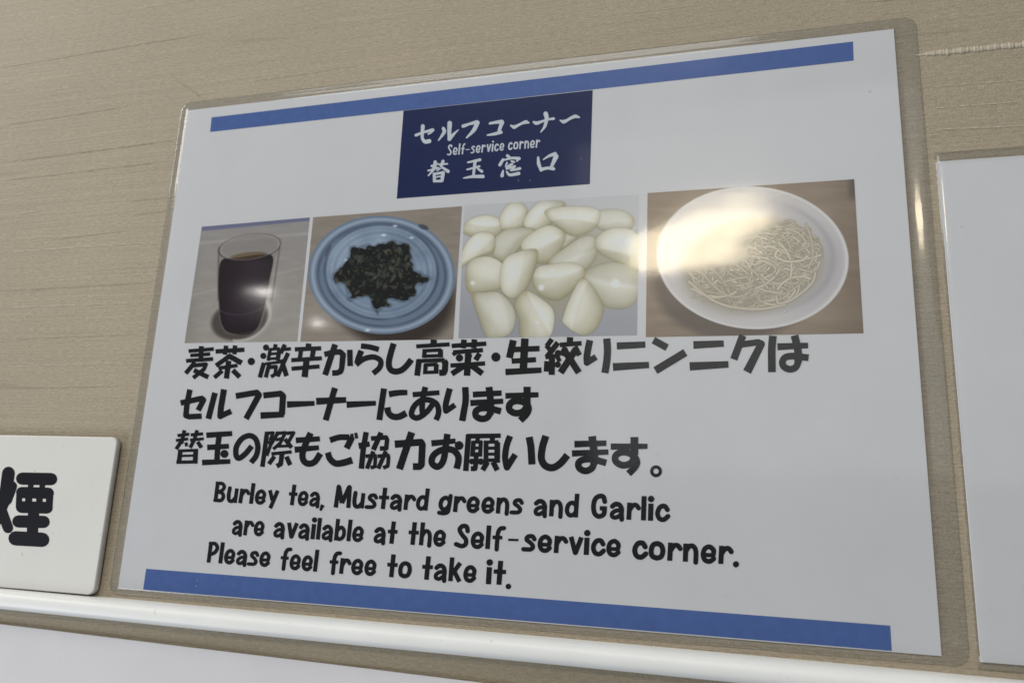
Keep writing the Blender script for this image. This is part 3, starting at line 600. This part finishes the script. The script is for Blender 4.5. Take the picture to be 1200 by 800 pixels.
# white half round rail under the notice
def rail():
    prof = []; y0, y1, dep = 214.6, 222.6, 8.5
    for k in range(15):
        a = math.pi*k/14; prof.append(((y0+y1)/2-(y1-y0)/2*math.copysign(abs(math.cos(a))**.75, math.cos(a)), dep*math.sin(a)**.62))
    V = []; xs = np.linspace(-420, 720, 115)
    for x in xs:
        for (yy, dd) in prof: V.append(Wd(x, yy+.10*math.sin(x*.021)+x*.0035, dd+.0))
    n = len(prof); Fc = [(i*n+k, (i+1)*n+k, (i+1)*n+k+1, i*n+k+1) for i in range(len(xs)-1) for k in range(n-1)]
    o = obj('wall_rail', V, Fc, M_rail, smooth=True)
    return tag(o, 'white half round rail running along the wall below the laminated notice', 'rail')
rail()

# ------------------------------------------------------------------ rounded plates
def rounded(x0, y0, x1, y1, rad, n=8):
    out = []
    for cx_, cy_, a0 in ((x1-rad, y0+rad, -90), (x1-rad, y1-rad, 0), (x0+rad, y1-rad, 90), (x0+rad, y0+rad, 180)):
        for k in range(n+1):
            a = math.radians(a0+90*k/n); out.append((cx_+rad*math.cos(a), cy_+rad*math.sin(a)))
    return out
def plate(name, x0, y0, x1, y1, rad, d0, d1, bev, m, parent, **k):
    levels = [(0, d0), (0, d1-bev)]+[(bev*(1-math.cos(a)), d1-bev+bev*math.sin(a)) for a in (math.radians(t) for t in (25, 50, 70, 90))]
    V = []; Fc = []; n = None
    for ins, dd in levels:
        ring = rounded(x0+ins, y0+ins, x1-ins, y1-ins, rad-ins); n = len(ring); V += [Wd(a, c, dd) for a, c in ring]
    for i in range(len(levels)-1):
        for j in range(n): Fc.append((i*n+j, (i+1)*n+j, (i+1)*n+(j+1) % n, i*n+(j+1) % n))
    Fc.append(tuple((len(levels)-1)*n+j for j in reversed(range(n)))); Fc.append(tuple(range(n)))
    o = obj(name, V, Fc, m, parent, **k)
    o.data.polygons.foreach_set('use_smooth', [len(p.vertices) == 4 for p in o.data.polygons]); return o
tr_ = P(137.5, 512, 3.2); br_ = P(121, 696, 3.2)
ns = thing('smoking_notice_plate', Wd(tr_[0]-60, br_[1], 2), 'cream plastic plate with rounded corners and thick black kanji standing on the rail', 'sign')
plate('board', tr_[0]-118, tr_[1], tr_[0]+.2, 213.9, 3.2, .9, 3.3, .45, M_plate, ns)
slab('mounting_tape', tr_[0]-108, tr_[1]+8, tr_[0]-8, 205, .02, .88, ink('grey_tape', (90, 90, 88)), ns)
lettering('lettering', [q for q in SMOKE], M_gloss_black, ns, 3.35)

# ------------------------------------------------------------------ laminated film sheet
def film(name, x0, y0, x1, y1, rad, px0, py0, px1, py1, base, dome, parent, nx, ny, seed):
    ph = np.random.default_rng(seed).uniform(0, 6, 8)
    xs = np.linspace(x0, x1, nx); ys = np.linspace(y0, y1, ny)
    def hgt(x, y):
        ins = min(x-px0, px1-x, y-py0, py1-y)                 # >0 over the paper
        step = dome*max(0, min(1, (ins+1.6)/1.8)); step = dome*(step/dome)**2*(3-2*step/dome)
        e = min(x-x0, x1-x, y-y0, y1-y)
        rip = .022*math.sin(x*.11+ph[0])*math.sin(y*.09+ph[1])+.005*math.sin(x*.31+ph[2]+y*.05)+.012*math.sin(y*.37+ph[3])
        edge = .022*math.exp(-((e-2.2)/.6)**2)
        bow = .78*math.exp(-((x-x1)/5)**2)*(.15+.85*math.exp(-((y-78)/34)**2))*(1 if name == 'film' and x1 < 400 else .2)+.42*math.exp(-((y-y0)/4.2)**2)*(.25+.75*math.exp(-((x-205)/55)**2))+.03*math.exp(-((ins+4.0)/.55)**2)
        return base+step+(rip+edge+bow)*min(1, e/2.5)
    V = []
    for y in ys:
        for x in xs:
            X, Y = x, y                                        # pull the four corners in to round them
            for cx_, cy_, sx_, sy_ in ((x0+rad, y0+rad, -1, -1), (x1-rad, y0+rad, 1, -1), (x1-rad, y1-rad, 1, 1), (x0+rad, y1-rad, -1, 1)):
                dx, dy = (x-cx_)*sx_, (y-cy_)*sy_
                if dx > 0 and dy > 0:
                    q = math.hypot(dx, dy); mxx = max(dx, dy)
                    if q > 0: X = cx_+sx_*dx*mxx/q; Y = cy_+sy_*dy*mxx/q
            V.append(Wd(X, Y, hgt(x, y)))
    Fc = [(j*nx+i, (j+1)*nx+i, (j+1)*nx+i+1, j*nx+i+1) for j in range(ny-1) for i in range(nx-1)]
    rim = [i for i in range(nx)]+[j*nx+nx-1 for j in range(1, ny)]+[(ny-1)*nx+i for i in range(nx-2, -1, -1)]+[j*nx for j in range(ny-2, 0, -1)]
    b0 = len(V); inv = [V[i] for i in rim]
    V += [Vector((v.x, -.00003, v.z)) for v in inv]
    Fc += [(rim[i], rim[(i+1) % len(rim)], b0+(i+1) % len(rim), b0+i) for i in range(len(rim))]
    return obj(name, V, Fc, M_film, parent, smooth=True)

nt_ = thing('laminated_notice', Wd(148.5, 211, 0), 'laminated white notice with blue stripes, four food pictures and bold black Japanese and English lettering', 'notice')
DP = .42
slab('paper', 0, 0, 297, 210.95, .12, DP, M_paper, nt_)
def quadpart(name, pts, m, d_, parent, label=None):
    v = [Wd(*P(x, y, d_), d_) for x, y in pts]; return obj(name, v, [(3, 2, 1, 0)], m, parent, label=label)
quadpart('stripe', [(248, 137.8), (999.6, 48.9), (1000.4, 71.2), (246.2, 154.8)], M_blue, DP+.05, nt_, 'blue stripe along the top of the notice')
def bottom_stripe():
    a = P(171.1, 666, DP+.05); c = P(1043.2, 732.5, DP+.05)
    v = [Wd(a[0], a[1], DP+.05), Wd(c[0], c[1], DP+.05), Wd(c[0], 210.6, DP+.05), Wd(a[0], 210.6, DP+.05)]
    return obj('stripe', v, [(3, 2, 1, 0)], M_blue, nt_, label='blue stripe along the bottom of the notice')
bottom_stripe()
tp = quadpart('title_panel', [(472.8, 130), (694.6, 105.8), (691.2, 215.8), (464.9, 232.8)], M_navy, DP+.05, nt_, 'dark navy panel with white brush lettering')
lettering('brush_lettering', TITLE1, M_white, tp, DP+.11)
lettering('brush_lettering', TITLE2, M_white, tp, DP+.11)
for g in SUB: lettering('small_lettering', g, M_white, tp, DP+.11)
picture('tea_picture', [(236.5, 265.7), (363, 254.8), (348.2, 399.9), (216.2, 401.9)], paint_tea, nt_, DP+.05, 'picture of a glass of dark barley tea', 300, 330)
picture('greens_picture', [(367, 254.6), (541.4, 241.7), (531, 397.5), (351.8, 400.3)], paint_greens, nt_, DP+.05, 'picture of dark chopped greens on a blue grey plate', 400, 350)
picture('garlic_picture', [(544.2, 240.9), (748.9, 227.8), (746.5, 392.8), (537.1, 396.4)], paint_garlic, nt_, DP+.05, 'picture of peeled garlic cloves', 440, 360)
picture('noodle_picture', [(758.8, 226.3), (1001, 210), (1012, 390.5), (756.8, 395)], paint_noodles, nt_, DP+.05, 'picture of thin noodles on a white plate', 520, 400)
for g in (LINE1, LINE2, LINE3): lettering('text_line', g, M_black, nt_, DP+.11)
for g in ENG: lettering('text_line', g, M_black, nt_, DP+.11)
film('film', -4.3, -4.3, 304.6, 213.6, 4.5, 0, 0, 297, 210.95, .09, .57, nt_, 470, 330, 2)

# specks and bubbles caught on the notice
def specks(parent, pts, m, name='dust_speck'):
    R = random.Random(5); V = []; Fc = []
    for x, y, r_ in pts:
        sx_, sy_ = P(x, y, .7); b0 = len(V); n = 6; V.append(Wd(sx_, sy_, .80+r_*.5))
        for k in range(n): a = 2*math.pi*k/n; q = 1.35*r_*R.uniform(.6, 1.2); V.append(Wd(sx_+q*math.cos(a)*1.3, sy_+q*math.sin(a)*.8, .72))
        Fc += [(b0, b0+1+(k+1) % n, b0+1+k) for k in range(n)]
    o = obj(name, V, Fc, m, parent, smooth=True); o['kind'] = 'stuff'; return o
specks(nt_, [(1018.5, 106.5, .22), (975.5, 126, .16), (1029, 181, .15), (1005.5, 133.5, .1), (231, 680, .14), (230, 686.5, .12), (693, 470.5, .08), (341.5, 486.5, .16), (1050, 681.5, .14), (990, 694, .12), (849, 695.5, .2),
   (681, 186.5, .12), (607.5, 211.5, .12), (621, 211.5, .1), (770.5, 530.5, .2), (702, 513, .1), (920, 365, .22), (512, 445, .07), (640, 590, .07)], M_dust)

# ------------------------------------------------------------------ neighbouring sheets
rs = thing('blank_laminated_sheet', Wd(410, 212, 0), 'blank white laminated sheet cut off at the right edge beside the big notice', 'sheet')
slab('paper', 307.2, 52.5, 517.2, 211.6, .45, .75, M_paper, rs)
film('film', 306.6, 49.0, 520.5, 214.0, .3, 307.2, 52.5, 517.2, 211.6, .12, .8, rs, 140, 110, 9)
specks(rs, [(1117.5, 303, .12), (1127, 266, .2), (1117, 268, .18)], ink('grey_smudge', (120, 120, 122)), 'smudge')
def lower_sheet():
    V = []; nx = 60; a = P(0, 731, 1.5); c = P(569, 800, 1.5); sl = (c[1]-a[1])/(c[0]-a[0])
    for j in range(2):
        for i in range(nx+1):
            x = -150+i*(500/nx); yt = a[1]+(x-a[0])*sl
            V.append(Wd(x, yt+(150 if j else 0), 1.5+.15*math.sin(x*.05)))
    for j in range(2):
        for i in range(nx+1): q = V[j*(nx+1)+i]; V.append(Vector((q.x, q.y+.0006, q.z)))
    n = nx+1; Fc = [(i, n+i, n+i+1, i+1) for i in range(nx)]+[(2*n+i, 2*n+i+1, 3*n+i+1, 3*n+i) for i in range(nx)]+[(i, i+1, 2*n+i+1, 2*n+i) for i in range(nx)]+[(n+i, 3*n+i, 3*n+i+1, n+i+1) for i in range(nx)]
    Fc += [(0, 2*n, 3*n, n), (nx, n+nx, 3*n+nx, 2*n+nx)]
    return tag(obj('white_paper_sheet', V, Fc, M_sheet), 'plain white paper sheet fixed to the wall below the rail', 'sheet')
lower_sheet()
